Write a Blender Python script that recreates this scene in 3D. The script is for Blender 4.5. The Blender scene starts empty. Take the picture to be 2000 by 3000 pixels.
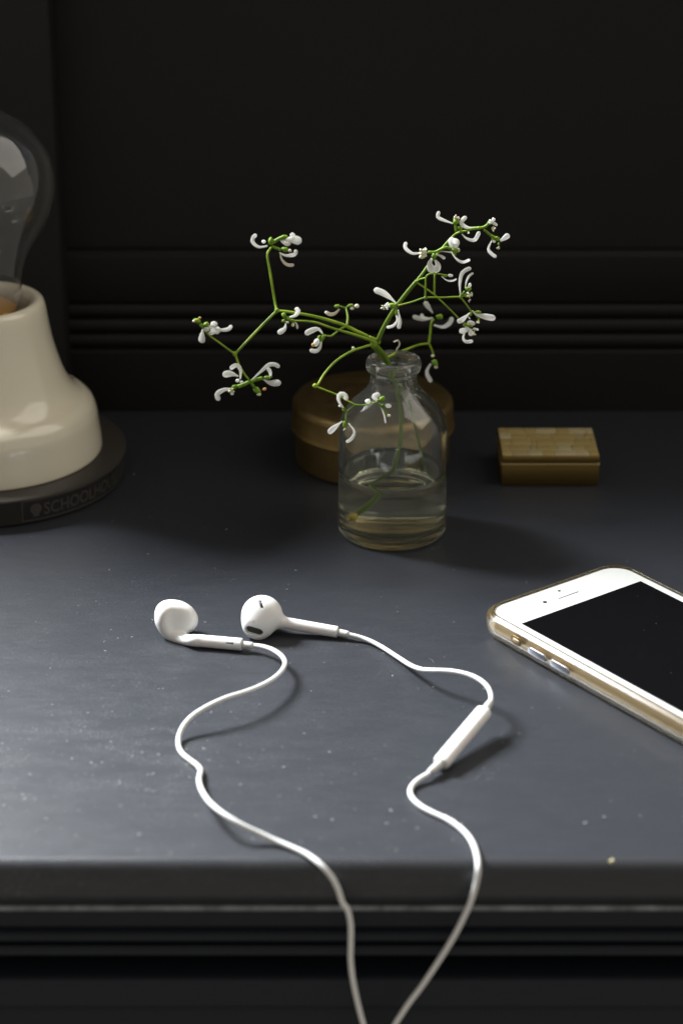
import bpy, bmesh, math, random
import numpy as np
from mathutils import Vector, noise as mnoise

random.seed(7)
rng = np.random.default_rng(7)
sc = bpy.context.scene
C = sc.collection
MM = 0.001
R = math.radians

# ------------------------------------------------------------------ camera
CAM_H, PITCH, FPX = 377.3, R(24.0), 6700.0          # mm, focal length in pixels of a 2000 px wide frame
cd = bpy.data.cameras.new('camera')
cam = bpy.data.objects.new('camera', cd); C.objects.link(cam)
cam.location = (0, 0, CAM_H * MM); cam.rotation_euler = (R(90) - PITCH, 0, 0)
cd.sensor_fit = 'HORIZONTAL'; cd.sensor_width = 24.0; cd.lens = FPX / 2000 * 24.0
cd.clip_start = 0.02; cd.clip_end = 50
cd.dof.use_dof = True; cd.dof.focus_distance = 0.845; cd.dof.aperture_fstop = 8.6
sc.camera = cam

# ------------------------------------------------------------------ light
w = bpy.data.worlds.new('World'); sc.world = w; w.use_nodes = True
bg = w.node_tree.nodes['Background']
bg.inputs[0].default_value = (1.0, 0.93, 0.82, 1); bg.inputs[1].default_value = 0.34

def area_lamp(name, target, az, el, dist, sx, sy, power, col):
    """rectangular lamp; az measured from straight behind the subject, positive to the left"""
    d = Vector((-math.sin(R(az)) * math.cos(R(el)), math.cos(R(az)) * math.cos(R(el)), math.sin(R(el))))
    ld = bpy.data.lights.new(name, 'AREA'); ld.shape = 'RECTANGLE'; ld.size = sx; ld.size_y = sy
    ld.energy = power; ld.color = col
    o = bpy.data.objects.new(name, ld); C.objects.link(o)
    o.location = Vector(target) + d * dist
    o.rotation_euler = (-d).to_track_quat('-Z', 'Y').to_euler()
    return o
area_lamp('window_daylight', (0, 0.76, 0.03), 55, 41, 1.5, 0.46, 0.44, 104, (0.92, 0.965, 1.0))
area_lamp('room_daylight', (0, 0.80, 0.05), -84, 46, 1.8, 1.6, 1.5, 11.5, (1.0, 0.94, 0.83))

sc.view_settings.view_transform = 'Standard'; sc.view_settings.look = 'None'
sc.view_settings.exposure = 0.0; sc.view_settings.gamma = 1.0
sc.cycles.use_denoising = True
sc.cycles.max_bounces = 14; sc.cycles.transmission_bounces = 12; sc.cycles.glossy_bounces = 6
sc.cycles.transparent_max_bounces = 12
sc.cycles.caustics_refractive = True; sc.cycles.caustics_reflective = False
sc.cycles.sample_clamp_indirect = 3.0; sc.cycles.sample_clamp_direct = 8.0; sc.cycles.blur_glossy = 0.3

# ------------------------------------------------------------------ rays of the camera, to set points where they stand
FW = Vector((0, math.cos(PITCH), -math.sin(PITCH))); UP = Vector((0, math.sin(PITCH), math.cos(PITCH)))
def ray(px, py):
    return FW + Vector((1, 0, 0)) * ((px - 1000) / FPX) - UP * ((py - 1500) / FPX)
def on_z(px, py, z):
    r = ray(px, py); t = (z - CAM_H) / r.z; return Vector((0, 0, CAM_H)) + r * t
def on_y(px, py, y):
    r = ray(px, py); return Vector((0, 0, CAM_H)) + r * (y / r.y)

# ------------------------------------------------------------------ materials
def mat(name, base=(.8, .8, .8), rough=.5, metal=0.0, spec=.5, **kw):
    m = bpy.data.materials.new(name); m.use_nodes = True
    b = m.node_tree.nodes['Principled BSDF']
    b.inputs['Base Color'].default_value = (*base, 1); b.inputs['Roughness'].default_value = rough
    b.inputs['Metallic'].default_value = metal; b.inputs['Specular IOR Level'].default_value = spec
    for k, v in kw.items():
        b.inputs[k.replace('_', ' ')].default_value = v
    return m
def nodes(m):
    nt = m.node_tree; return nt, nt.nodes['Principled BSDF']
def add(nt, t, **kw):
    n = nt.nodes.new(t)
    for k, v in kw.items():
        setattr(n, k, v)
    return n
def noise_tex(nt, scale, detail=3, rough=.55, stretch=(1, 1, 1)):
    tc = add(nt, 'ShaderNodeTexCoord'); mp = add(nt, 'ShaderNodeMapping')
    mp.inputs['Scale'].default_value = stretch
    nt.links.new(tc.outputs['Object'], mp.inputs['Vector'])
    n = add(nt, 'ShaderNodeTexNoise'); n.inputs['Scale'].default_value = scale
    n.inputs['Detail'].default_value = detail; n.inputs['Roughness'].default_value = rough
    nt.links.new(mp.outputs[0], n.inputs['Vector']); return n
def ramp(nt, src, stops):
    r = add(nt, 'ShaderNodeValToRGB'); e = r.color_ramp.elements
    e[0].position, e[0].color = stops[0][0], (*stops[0][1], 1)
    e[1].position, e[1].color = stops[-1][0], (*stops[-1][1], 1)
    for p, c in stops[1:-1]:
        q = e.new(p); q.color = (*c, 1)
    nt.links.new(src, r.inputs[0]); return r
def bump(nt, b, src, strength, dist):
    n = add(nt, 'ShaderNodeBump'); n.inputs['Strength'].default_value = strength
    n.inputs['Distance'].default_value = dist; nt.links.new(src, n.inputs['Height'])
    nt.links.new(n.outputs[0], b.inputs['Normal']); return n
def math_node(nt, op, a, b=None):
    n = add(nt, 'ShaderNodeMath', operation=op)
    for i, v in enumerate((a, b)):
        if v is None: continue
        if isinstance(v, (int, float)): n.inputs[i].default_value = v
        else: nt.links.new(v, n.inputs[i])
    return n.outputs[0]

def painted_wood(name, col, rough, scuff, spec=.5, grain=.25):
    m = mat(name, col, rough, spec=spec); nt, b = nodes(m)
    g = noise_tex(nt, 80, 6, .75, (1, 26, 26))            # brush marks along the board
    f = noise_tex(nt, 700, 4, .6, (1, 3, 3))
    patch = noise_tex(nt, 48, 5, .7, (1, 2.4, 2.4))
    g2 = ramp(nt, g.outputs[0], [(.3, (.75,) * 3), (.7, (1.25,) * 3)])
    mx = add(nt, 'ShaderNodeMix', data_type='RGBA', blend_type='MULTIPLY'); mx.inputs[0].default_value = 1
    mx.inputs[6].default_value = (*col, 1); nt.links.new(g2.outputs[0], mx.inputs[7])
    out = mx.outputs[2]
    if scuff:
        # worn, chalky scuffs in broken streaks, mostly on one stretch of the board
        tc = add(nt, 'ShaderNodeTexCoord')
        vd = add(nt, 'ShaderNodeVectorMath', operation='DISTANCE')
        sp = add(nt, 'ShaderNodeMapping'); sp.inputs['Scale'].default_value = (1, 1.15, 0)
        nt.links.new(tc.outputs['Object'], sp.inputs['Vector'])
        nt.links.new(sp.outputs[0], vd.inputs[0]); vd.inputs[1].default_value = scuff
        near = ramp(nt, vd.outputs['Value'], [(.02, (1,) * 3), (.085, (.40,) * 3), (.2, (.06,) * 3)])
        fl = noise_tex(nt, 1500, 3, .6, (1, 2.4, 1))
        fs = ramp(nt, fl.outputs[0], [(.59, (0,) * 3), (.70, (1,) * 3)])
        pm = ramp(nt, patch.outputs[0], [(.42, (0,) * 3), (.62, (1,) * 3)])
        a = math_node(nt, 'MULTIPLY', near.outputs[0], pm.outputs[0])
        haze = math_node(nt, 'MULTIPLY', a, .015)
        a = math_node(nt, 'MULTIPLY', a, fs.outputs[0])
        a = math_node(nt, 'MULTIPLY', a, 1.0)
        a = math_node(nt, 'ADD', a, haze)
        m2 = add(nt, 'ShaderNodeMix', data_type='RGBA'); nt.links.new(a, m2.inputs[0])
        nt.links.new(out, m2.inputs[6]); m2.inputs[7].default_value = (.42, .42, .43, 1)
        out = m2.outputs[2]
    nt.links.new(out, b.inputs['Base Color'])
    rr = add(nt, 'ShaderNodeMapRange'); rr.inputs['To Min'].default_value = rough - .03
    rr.inputs['To Max'].default_value = rough + .04
    nt.links.new(f.outputs[0], rr.inputs[0]); nt.links.new(rr.outputs[0], b.inputs['Roughness'])
    h = math_node(nt, 'ADD', math_node(nt, 'MULTIPLY', g.outputs[0], 1.0), math_node(nt, 'MULTIPLY', f.outputs[0], .5))
    bump(nt, b, h, grain, .0006)
    return m

M = {}
M['desk'] = painted_wood('desk_paint', (.026, .0285, .0350), .38, (-.095, -.120 * 1.15, 0))
M['edge'] = painted_wood('desk_paint_shaded', (.0095, .0130, .0195), .5, None, spec=.3, grain=.35)  # the desk's own paint, darkened and blued for shade on the lower front
M['lit_worn'] = mat('lit_worn_edge', (.16, .17, .18), .5)  # pale tone stands in for light caught on the bead, with worn blotches
nt, b = nodes(M['lit_worn']); n = noise_tex(nt, 130, 5, .7, (1, 1, 1))
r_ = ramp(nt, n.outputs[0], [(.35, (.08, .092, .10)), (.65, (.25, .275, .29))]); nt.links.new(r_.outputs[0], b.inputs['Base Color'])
M['wall'] = painted_wood('wall_paint', (.0085, .0080, .0074), .55, None, spec=.3)
M['cream'] = mat('cream_glaze', (.80, .735, .585), .16, spec=.5, Coat_Weight=.5, Coat_Roughness=.08)
M['disc'] = mat('dark_base', (.040, .034, .030), .42); nt, b = nodes(M['disc'])
n = noise_tex(nt, 900, 3); bump(nt, b, n.outputs[0], .25, .0003)
M['disc_text'] = mat('base_lettering', (.060, .054, .048), .5)
M['label_bg'] = mat('label_ground', (.014, .012, .011), .5)
M['brass_bulb'] = mat('bulb_brass', (.85, .45, .13), .40, .55)
M['glass'] = mat('clear_glass', (1, 1, 1), 0.0, Transmission_Weight=1.0, IOR=1.46)
M['bottle'] = mat('bottle_glass', (.97, .985, .965), 0.0, Transmission_Weight=1.0, IOR=1.50)
for k_, f_, c_ in (('glass', .009, (.70, .70, .62, 1)), ('bottle', .024, (.72, .73, .62, 1))):   # pale haze mixed in to imitate a bright room in the glass
    nt, b = nodes(M[k_]); df = add(nt, 'ShaderNodeBsdfDiffuse'); df.inputs[0].default_value = c_
    tl_ = add(nt, 'ShaderNodeBsdfTranslucent'); tl_.inputs[0].default_value = c_
    m1 = add(nt, 'ShaderNodeMixShader'); m1.inputs[0].default_value = .5
    nt.links.new(df.outputs[0], m1.inputs[1]); nt.links.new(tl_.outputs[0], m1.inputs[2])
    m2 = add(nt, 'ShaderNodeMixShader'); m2.inputs[0].default_value = f_
    nt.links.new(b.outputs[0], m2.inputs[1]); nt.links.new(m1.outputs[0], m2.inputs[2])
    nt.links.new(m2.outputs[0], nt.nodes['Material Output'].inputs[0])
M['water'] = mat('water', (.965, .965, .82), 0.0, Transmission_Weight=1.0, IOR=1.333)
M['wire'] = mat('filament_wire', (.5, .48, .45), .3, 1.0)
M['tin'] = mat('aged_brass', (.36, .235, .095), .36, 1.0); nt, b = nodes(M['tin'])
n = noise_tex(nt, 160, 5, .65); r_ = ramp(nt, n.outputs[0], [(.3, (.22, .155, .062)), (.7, (.27, .19, .08))])
nt.links.new(r_.outputs[0], b.inputs['Base Color'])
rr = ramp(nt, n.outputs[0], [(.3, (.58,) * 3), (.7, (.42,) * 3)]); nt.links.new(rr.outputs[0], b.inputs['Roughness'])
M['white'] = mat('white_plastic', (.84, .835, .82), .33, Subsurface_Weight=.08, Subsurface_Scale=.004)
M['grey_plastic'] = mat('grey_plastic', (.60, .595, .575), .45)
M['cable'] = mat('cable_rubber', (.80, .80, .79), .48)
M['mark'] = mat('grey_print', (.58, .58, .57), .5)
M['mesh'] = mat('speaker_mesh', (.035, .033, .030), .6)
M['slot'] = mat('vent_mesh', (.045, .05, .052), .5)
M['petal'] = mat('petal', (.95, .945, .92), .5, spec=.3)
nt, b = nodes(M['petal']); tr = add(nt, 'ShaderNodeBsdfTranslucent'); tr.inputs[0].default_value = (.96, .955, .91, 1)
ms = add(nt, 'ShaderNodeMixShader'); ms.inputs[0].default_value = .5
nt.links.new(b.outputs[0], ms.inputs[1]); nt.links.new(tr.outputs[0], ms.inputs[2])
nt.links.new(ms.outputs[0], nt.nodes['Material Output'].inputs[0])
M['stem'] = mat('green_stem', (.16, .27, .014), .5, spec=.3); nt, b = nodes(M['stem'])
n = noise_tex(nt, 140, 3); r_ = ramp(nt, n.outputs[0], [(.3, (.115, .21, .010)), (.7, (.29, .40, .032))]); nt.links.new(r_.outputs[0], b.inputs['Base Color'])
M['old_stem'] = mat('old_stem', (.105, .175, .012), .5, spec=.3)
M['calyx'] = mat('green_calyx', (.15, .30, .012), .5, spec=.3); nt, b = nodes(M['calyx'])
n = noise_tex(nt, 500, 3); r_ = ramp(nt, n.outputs[0], [(.3, (.08, .19, .008)), (.7, (.26, .40, .030))]); nt.links.new(r_.outputs[0], b.inputs['Base Color'])
M['frill'] = mat('cream_stamen', (.76, .74, .50), .55)
M['brown'] = mat('withered_tip', (.62, .34, .09), .6)
M['faded'] = mat('faded_petal', (.78, .70, .58), .6)
M['stem_end'] = mat('cut_stem_end', (.55, .40, .06), .5)
M['gold'] = mat('gold_aluminium', (.82, .67, .47), .28, 1.0)
M['darkgold'] = mat('gold_shadow', (.30, .20, .09), .4, 1.0)
M['silver'] = mat('silver_button', (.80, .80, .86), .18, 1.0)
M['phone_white'] = mat('phone_white', (.70, .70, .675), .25, Coat_Weight=1.0, Coat_Roughness=.03)
M['screen'] = mat('phone_screen', (.004, .004, .0045), .04); nt, b = nodes(M['screen'])
n = noise_tex(nt, 60, 4, .6, (3, 1, 1)); r_ = ramp(nt, n.outputs[0], [(.45, (.02,) * 3), (.75, (.22,) * 3)]); nt.links.new(r_.outputs[0], b.inputs['Roughness'])
M['black'] = mat('black_gap', (.006, .006, .006), .4)
M['case'] = mat('clear_case', (.97, .93, .82), .13, Transmission_Weight=1.0, IOR=1.45)
nt, b = nodes(M['case']); df = add(nt, 'ShaderNodeBsdfDiffuse'); df.inputs[0].default_value = (.60, .43, .19, 1)
m2 = add(nt, 'ShaderNodeMixShader'); m2.inputs[0].default_value = .065       # yellowed, slightly cloudy plastic
nt.links.new(b.outputs[0], m2.inputs[1]); nt.links.new(df.outputs[0], m2.inputs[2]); nt.links.new(m2.outputs[0], nt.nodes['Material Output'].inputs[0])
M['crumb'] = mat('crumb', (.50, .46, .27), .8)
M['dust'] = mat('dust', (.22, .22, .22), .9)

# ------------------------------------------------------------------ object helpers (geometry given in world mm)
ORG = {}
def thing(name, label, cat, at, group=None):
    o = bpy.data.objects.new(name, None); C.objects.link(o); o.empty_display_size = .01
    o.location = Vector(at) * MM; o['label'] = label; o['category'] = cat
    if group: o['group'] = group
    ORG[o.name] = Vector(at); return o
def mesh(name, V, F, m, parent=None, smooth=True, at=None):
    og = ORG[parent.name] if parent else Vector(at or (0, 0, 0))
    me = bpy.data.meshes.new(name)
    V = [((v[0] - og[0]) * MM, (v[1] - og[1]) * MM, (v[2] - og[2]) * MM) for v in V]
    me.from_pydata(V, [], [tuple(int(i) for i in f) for f in F]); me.update()
    bm = bmesh.new(); bm.from_mesh(me); bmesh.ops.recalc_face_normals(bm, faces=bm.faces); bm.to_mesh(me); bm.free()
    if smooth:
        me.polygons.foreach_set('use_smooth', [True] * len(me.polygons))
    me.materials.append(M[m] if isinstance(m, str) else m)
    o = bpy.data.objects.new(name, me); C.objects.link(o)
    if parent: o.parent = parent; ORG[o.name] = og
    else: o.location = og * MM; ORG[o.name] = og
    return o
def sharp(o, ang=35):
    me = o.data; me.set_sharp_from_angle(angle=R(ang)); return o
def loft(loops, close=True, ring=False):
    n = len(loops[0]); V = [p for l in loops for p in l]; F = []
    L = len(loops)
    for i in range(L if ring else L - 1):
        a, b_ = i * n, ((i + 1) % L) * n
        for j in range(n):
            k = (j + 1) % n; F.append((a + j, a + k, b_ + k, b_ + j))
    if close and not ring:
        F.append(tuple(range(n))[::-1]); F.append(tuple(range((L - 1) * n, L * n)))
    return V, F
def join(*vf):
    V, F = [], []
    for v, f in vf:
        o = len(V); V += list(v); F += [tuple(i + o for i in q) for q in f]
    return V, F
def lathe(prof, c, segs=96, close=True, ring=False):
    loops = [[(c[0] + r * math.cos(2 * math.pi * j / segs), c[1] + r * math.sin(2 * math.pi * j / segs), z) for j in range(segs)] for r, z in prof]
    return loft(loops, close, ring)
def crom(P, per=6):
    """smooth curve through points of any dimension"""
    P = np.array(P, float); Q = np.vstack([2 * P[0] - P[1], P, 2 * P[-1] - P[-2]]); out = []
    for i in range(1, len(Q) - 2):
        p0, p1, p2, p3 = Q[i - 1:i + 3]
        for t in np.arange(per) / per:
            out.append(.5 * ((2 * p1) + (p2 - p0) * t + (2 * p0 - 5 * p1 + 4 * p2 - p3) * t * t + (3 * p1 - p0 - 3 * p2 + p3) * t ** 3))
    out.append(P[-1]); return np.array(out)
def smooth_prof(P, per=5): return [tuple(p) for p in crom(P, per)]
def tube(pts, rad, segs=10, cap=True):
    P = [Vector(p) for p in pts]; n = len(P)
    rad = [rad] * n if isinstance(rad, (int, float)) else list(rad)
    T = [(P[min(i + 1, n - 1)] - P[max(i - 1, 0)]).normalized() for i in range(n)]
    ref = Vector((0, 0, 1)) if abs(T[0].z) < .9 else Vector((1, 0, 0))
    N = (ref - T[0] * ref.dot(T[0])).normalized(); loops = []
    for i in range(n):
        N = (N - T[i] * N.dot(T[i])).normalized(); B = T[i].cross(N)
        loops.append([tuple(P[i] + (N * math.cos(2 * math.pi * j / segs) + B * math.sin(2 * math.pi * j / segs)) * rad[i]) for j in range(segs)])
    return loft(loops, cap)
def rod(a, b_, r, bev, segs=24):
    """a cylinder from a to b with rounded rims"""
    a, b_ = Vector(a), Vector(b_); d = (b_ - a).normalized(); L = (b_ - a).length
    S = [(0, r - bev), (bev * .3, r - bev * .3), (bev, r), (L - bev, r), (L - bev * .3, r - bev * .3), (L, r - bev)]
    return tube([a + d * s for s, _ in S], [q for _, q in S], segs)
def blob(c, r, axis=None, stretch=1.0, seed=0, amp=.0, nu=8, nv=6):
    c = Vector(c); ax = Vector(axis).normalized() if axis is not None else Vector((0, 0, 1))
    q = ax.to_track_quat('Z', 'Y'); V = []
    for i in range(1, nv):
        th = math.pi * i / nv
        for j in range(nu):
            ph = 2 * math.pi * j / nu
            p = Vector((math.sin(th) * math.cos(ph), math.sin(th) * math.sin(ph), math.cos(th)))
            k = r * (1 + amp * mnoise.noise(p * 2.3 + Vector((seed * 7.1, 0, 0))))
            V.append(c + q @ Vector((p.x * k, p.y * k, p.z * k * stretch)))
    F = []
    for i in range(nv - 2):
        for j in range(nu):
            k = (j + 1) % nu; F.append((i * nu + j, i * nu + k, (i + 1) * nu + k, (i + 1) * nu + j))
    t, bt = len(V), len(V) + 1
    V += [c + q @ Vector((0, 0, r * stretch)), c - q @ Vector((0, 0, r * stretch))]
    for j in range(nu):
        k = (j + 1) % nu; F.append((t, k, j)); F.append((bt, (nv - 2) * nu + j, (nv - 2) * nu + k))
    return [tuple(v) for v in V], F
def rrect(hx, hy, rad, n=8, inset=0.0):
    hx, hy, rad = hx - inset, hy - inset, max(rad - inset, .05); out = []
    for cx, cy, a0 in ((hx - rad, hy - rad, 0), (-hx + rad, hy - rad, 90), (-hx + rad, -hy + rad, 180), (hx - rad, -hy + rad, 270)):
        for k in range(n + 1):
            a = R(a0 + 90 * k / n); out.append((cx + rad * math.cos(a), cy + rad * math.sin(a)))
    return out
def slab(hx, hy, rad, z0, z1, bev=.3, frame=None, n=6):
    fr = frame or (lambda x, y, z: (x, y, z))
    S = [(bev, z0), (bev * .3, z0 + bev * .3), (0, z0 + bev), (0, z1 - bev), (bev * .3, z1 - bev * .3), (bev, z1)]
    return loft([[fr(x, y, z) for x, y in rrect(hx, hy, rad, n, i)] for i, z in S])
def extrude_x(prof, x0, x1, n=1):
    return loft([[(x0 + (x1 - x0) * i / n, y, z) for y, z in prof] for i in range(n + 1)])

# ------------------------------------------------------------------ the desk
desk = thing('desk', 'charcoal painted wooden desk with scuffed top and moulded front edge under everything else', 'desk', (0, 775, 0))
X0, X1 = -430, 430
arc = lambda cy, cz, r, a0, a1, n=8: [(cy + r * math.cos(R(a0 + (a1 - a0) * k / n)), cz + r * math.sin(R(a0 + (a1 - a0) * k / n))) for k in range(n + 1)]
top_prof = [(1010, 0), (1010, -24), (598, -24), (593, -16.6), (589.0, -16.0)] + [(587.4, -14.6), (586.2, -10.5), (586.0, -6.5)] + [(586.05, -5.6)] + arc(591.2, -5.2, 5.2, 178, 90, 10)
sharp(mesh('desk_top', *extrude_x(top_prof, X0, X1, 4), 'desk', desk), 50)
# fine worn bead under the nosing, painted pale for caught light, then the moulded apron, the dark gap and the drawer
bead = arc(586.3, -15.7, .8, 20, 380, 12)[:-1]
mesh('edge_bead', *extrude_x(bead, X0, X1, 40), 'lit_worn', desk)
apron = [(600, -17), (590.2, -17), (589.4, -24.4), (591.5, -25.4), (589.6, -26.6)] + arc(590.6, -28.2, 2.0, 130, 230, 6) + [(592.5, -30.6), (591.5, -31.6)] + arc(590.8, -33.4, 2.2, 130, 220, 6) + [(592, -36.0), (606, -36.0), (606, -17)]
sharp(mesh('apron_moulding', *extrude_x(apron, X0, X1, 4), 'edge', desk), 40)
mesh('carcass', *extrude_x([(612, -36.2), (640, -36.2), (640, -46), (612, -46)], X0, X1), 'black', desk, smooth=False)
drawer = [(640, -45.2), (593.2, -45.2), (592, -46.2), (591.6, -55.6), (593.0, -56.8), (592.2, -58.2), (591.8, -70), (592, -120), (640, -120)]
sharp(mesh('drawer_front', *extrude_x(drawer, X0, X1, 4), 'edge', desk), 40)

# ------------------------------------------------------------------ the panelled back wall
wall = thing('panelled_wall', 'near black panelled wooden wall with reeded skirting behind the desk objects', 'wall', (0, 965, 0.1))
YW = 958.9
def part_x(name, prof, x0=-124, x1=430, m='wall', ang=30):
    return sharp(mesh(name, *extrude_x(prof, x0, x1, 2), m, wall), ang)
part_x('skirting_board', [(YW, .1), (YW, 28.0), (YW + 2, 29.4), (YW + 14, 29.4), (YW + 14, .1)])
for k in range(3):
    z0 = 29.6 + k * 7.1
    part_x('reed_moulding', [(YW + 14, z0)] + [(YW + 2.2 - y, z0 + z) for y, z in ((.3, .05), (1.1, .8), (1.7, 2.1), (1.9, 3.4), (1.7, 4.8), (1.1, 6.1), (.3, 6.85))] + [(YW + 14, z0 + 6.9)], ang=60)
part_x('rail', [(YW + 1.0, 51.2), (YW + .4, 52.4), (YW + .4, 72.6), (YW + 2.6, 74.4), (YW + 14, 74.4), (YW + 14, 51.2)])
part_x('panel', [(YW + 7, 74.5), (YW + 7, WALL_TOP := 248), (YW + 14, WALL_TOP), (YW + 14, 74.5)])
pil = [(-340, 944), (-121.6, 944), (-120.4, 945.2), (-120.4, 972), (-340, 972)]
sharp(mesh('pilaster', *loft([[(x, y, z) for x, y in pil] for z in (.1, 80, 160, WALL_TOP)]), 'wall', wall), 50)
part_x('cap_rail', [(940, WALL_TOP + .1), (940, WALL_TOP + 12), (976, WALL_TOP + 12), (976, WALL_TOP + .1)], -340, 430)

# ------------------------------------------------------------------ the lamp at the left
LX, LY = -148.0, 886.6
lamp = thing('table_lamp', 'cream ceramic lamp with a bare clear globe bulb on a round dark base', 'lamp', (LX, LY, 0))
disc = mesh('base_disc', *lathe([(0.01, 0.05), (54.8, .05), (56.2, .6), (56.6, 1.6), (57.2, 10.2), (57.7, 11.0), (57.5, 11.7), (56.5, 12.0), (0.01, 12.0)], (LX, LY), 160, False), 'disc', lamp)
sharp(disc, 40)
body = [(47.2, 12.05), (47.6, 13.0), (47.3, 17), (46.7, 22), (46.1, 27.4), (45.5, 29.8), (44.7, 31.9), (43.4, 33.5), (41.9, 34.7), (39.8, 35.8), (37.3, 38.0), (35.2, 41.0), (33.6, 44.5), (32.0, 49.2), (30.2, 55.5), (28.8, 62), (27.8, 69), (27.2, 73.5), (26.3, 76.4), (24.4, 77.6), (22.6, 77.2), (21.2, 75.6), (20.6, 72), (20.4, 60), (20.2, 48), (.01, 47.5)]
mesh('ceramic_body', *lathe([(.01, 12.05)] + smooth_prof(body[:-2], 4) + body[-2:], (LX, LY), 128, False), 'cream', lamp)
mesh('socket', *lathe([(19.9, 50), (19.9, 58), (18.6, 60), (17.4, 60), (17.2, 52), (.01, 51)], (LX, LY), 64, False), 'black', lamp)
Bp = [(.01, 157.0), (9, 156.2), (17, 152.6), (25.2, 146.6), (31, 138.4), (33.8, 129), (33.3, 119.5), (30.2, 110.5), (25.4, 102.6), (21.6, 96), (19.3, 90), (18.2, 84), (17.4, 77), (15.6, 72.4)]
Bs = smooth_prof(Bp, 6)
inner = [(max(r - .32, .01), z - (.32 if r < 20 and z > 140 else .0)) for r, z in Bs][::-1]
bulb = mesh('bulb', *lathe(Bs + inner, (LX, LY), 96, False), 'glass', lamp)
cap = [(.01, 66)] + [(13.2, 66)] + [(13.4 + .7 * math.sin(k * 1.2), 66 + k * .35) for k in range(1, 13)] + [(14.9, 71.0), (15.3, 73.6), (14.2, 74.6), (.01, 74.8)]
mesh('screw_cap', *lathe(cap, (LX, LY), 48, False), 'brass_bulb', bulb)
sv = [tube([(LX + s * 2, LY, 75), (LX + s * 2.6, LY, 96), (LX + s * 9, LY + s, 118)], .45, 6) for s in (-1, 1)]
sv.append(tube([(LX + 8.5 * math.sin(t), LY + 8.5 * math.cos(t), 118 + .8 * math.sin(6 * t)) for t in np.linspace(0, 6.28, 40)], .22, 5))
sv.append(tube([(LX + math.sin(t) * 9, LY + math.cos(t) * 9, 126) for t in np.linspace(0, 6.28, 7)], .25, 5))
mesh('filament', *join(*sv), 'wire', bulb)
mesh('glass_mount', *lathe([(.01, 75), (7.5, 75), (4.5, 81), (3.0, 88), (2.8, 104), (3.8, 107), (.01, 108)], (LX, LY), 32, False), 'glass', bulb)
# raised label on the base rim: frame, emblem and lettering
DR = lambda z: 56.6 + .6 * (z - 1.6) / 8.6
def rim(a, z, off=.0):
    r = DR(z) + off; return (LX + r * math.cos(a), LY + r * math.sin(a), z)
A0, A1 = R(-69), R(-12)
fr = []
def rim_strip(a0, a1, z0, z1, off=.22, n=40):
    lo = []
    for k in range(n + 1):
        a = a0 + (a1 - a0) * k / n
        lo.append([rim(a, z0, -.1), rim(a, z0, off), rim(a, z1, off), rim(a, z1, -.1)])
    return loft(lo)
mesh('label_plate', *rim_strip(A0 + .008, A1 - .008, 2.05, 10.25, .08), 'label_bg', disc, smooth=False)
fr = [rim_strip(A0, A1, 1.7, 2.05), rim_strip(A0, A1, 10.25, 10.6), rim_strip(A0, A0 + .008, 2.05, 10.25, n=1), rim_strip(A1 - .008, A1, 2.05, 10.25, n=1)]
mesh('label_frame', *join(*fr), 'disc_text', disc, smooth=False)
# emblem: a round bulb shape with a short stepped foot
em = []
ca = A0 + .105
for rr_, zc, hh in ((2.4, 6.6, 0),):
    V = [rim(ca + 0, zc, .22)] + [rim(ca + rr_ / 55 * math.cos(t), zc + rr_ * math.sin(t), .22) for t in np.linspace(0, 2 * math.pi, 24, False)]
    em.append((V, [(0, 1 + k, 1 + (k + 1) % 24) for k in range(24)]))
em += [rim_strip(ca - .022, ca + .022, 3.2, 4.3, n=3)]
mesh('emblem', *join(*em), 'disc_text', disc, smooth=False)
def text_mesh(s, size, off=.0):
    cu = bpy.data.curves.new('txt', 'FONT'); cu.body = s; cu.size = size; cu.resolution_u = 3; cu.offset = off
    o = bpy.data.objects.new('txt', cu); C.objects.link(o)
    dg = bpy.context.evaluated_depsgraph_get(); me = bpy.data.meshes.new_from_object(o.evaluated_get(dg))
    V = [tuple(v.co) for v in me.vertices]; F = [tuple(p.vertices) for p in me.polygons]
    bpy.data.objects.remove(o); bpy.data.curves.remove(cu); bpy.data.meshes.remove(me)
    return np.array(V), F
V, F = text_mesh('SCHOOLHOUSE', 5.6, .12)
wd = V[:, 0].max() - V[:, 0].min(); a_s = A0 + .165; a_e = A1 - .04; sx = (a_e - a_s) / wd
h_ = V[:, 1].max(); V2 = [rim(a_s + (x - V[:, 0].min()) * sx, 3.5 + (y / h_) * 5.2, .25) for x, y, z in V]
mesh('lettering', V2, F, 'disc_text', disc, smooth=False)

# ------------------------------------------------------------------ bottle, water
BX, BY = 20.1, 829.4
bottle = thing('glass_bottle', 'small clear glass bottle half full of water holding the flowering sprig', 'bottle', (BX, BY, 0))
outer = smooth_prof([(18.6, .05), (20.0, .35), (21.0, 1.5), (21.3, 3.6), (21.3, 14), (21.3, 30), (21.25, 42), (20.7, 46.5), (19.2, 50.6), (16.6, 54.2), (13.4, 57.4), (10.8, 60.2), (9.4, 62.8), (8.9, 65.6), (9.1, 67.3), (10.2, 68.3), (10.7, 69.6), (10.7, 71.4), (10.1, 72.7), (8.6, 73.2), (7.2, 72.6)], 5)
inn = smooth_prof([(6.5, 71.0), (6.3, 66), (6.5, 62.4), (8.4, 59.6), (11.6, 56.6), (15.0, 53.2), (17.6, 49.6), (19.0, 45.8), (19.5, 41), (19.5, 28), (19.5, 10), (19.3, 6.2), (18.2, 4.4), (16, 3.7), (8, 3.9), (.01, 4.3)], 5)
mesh('bottle_glass', *lathe([(.01, 1.0), (15.5, .8), (17.6, .2)] + outer + inn, (BX, BY), 128, False), 'bottle', bottle)
wl = 26.9
wp = [(r + .12, z - .1) for r, z in inn[::-1] if z < wl - 1]
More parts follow.
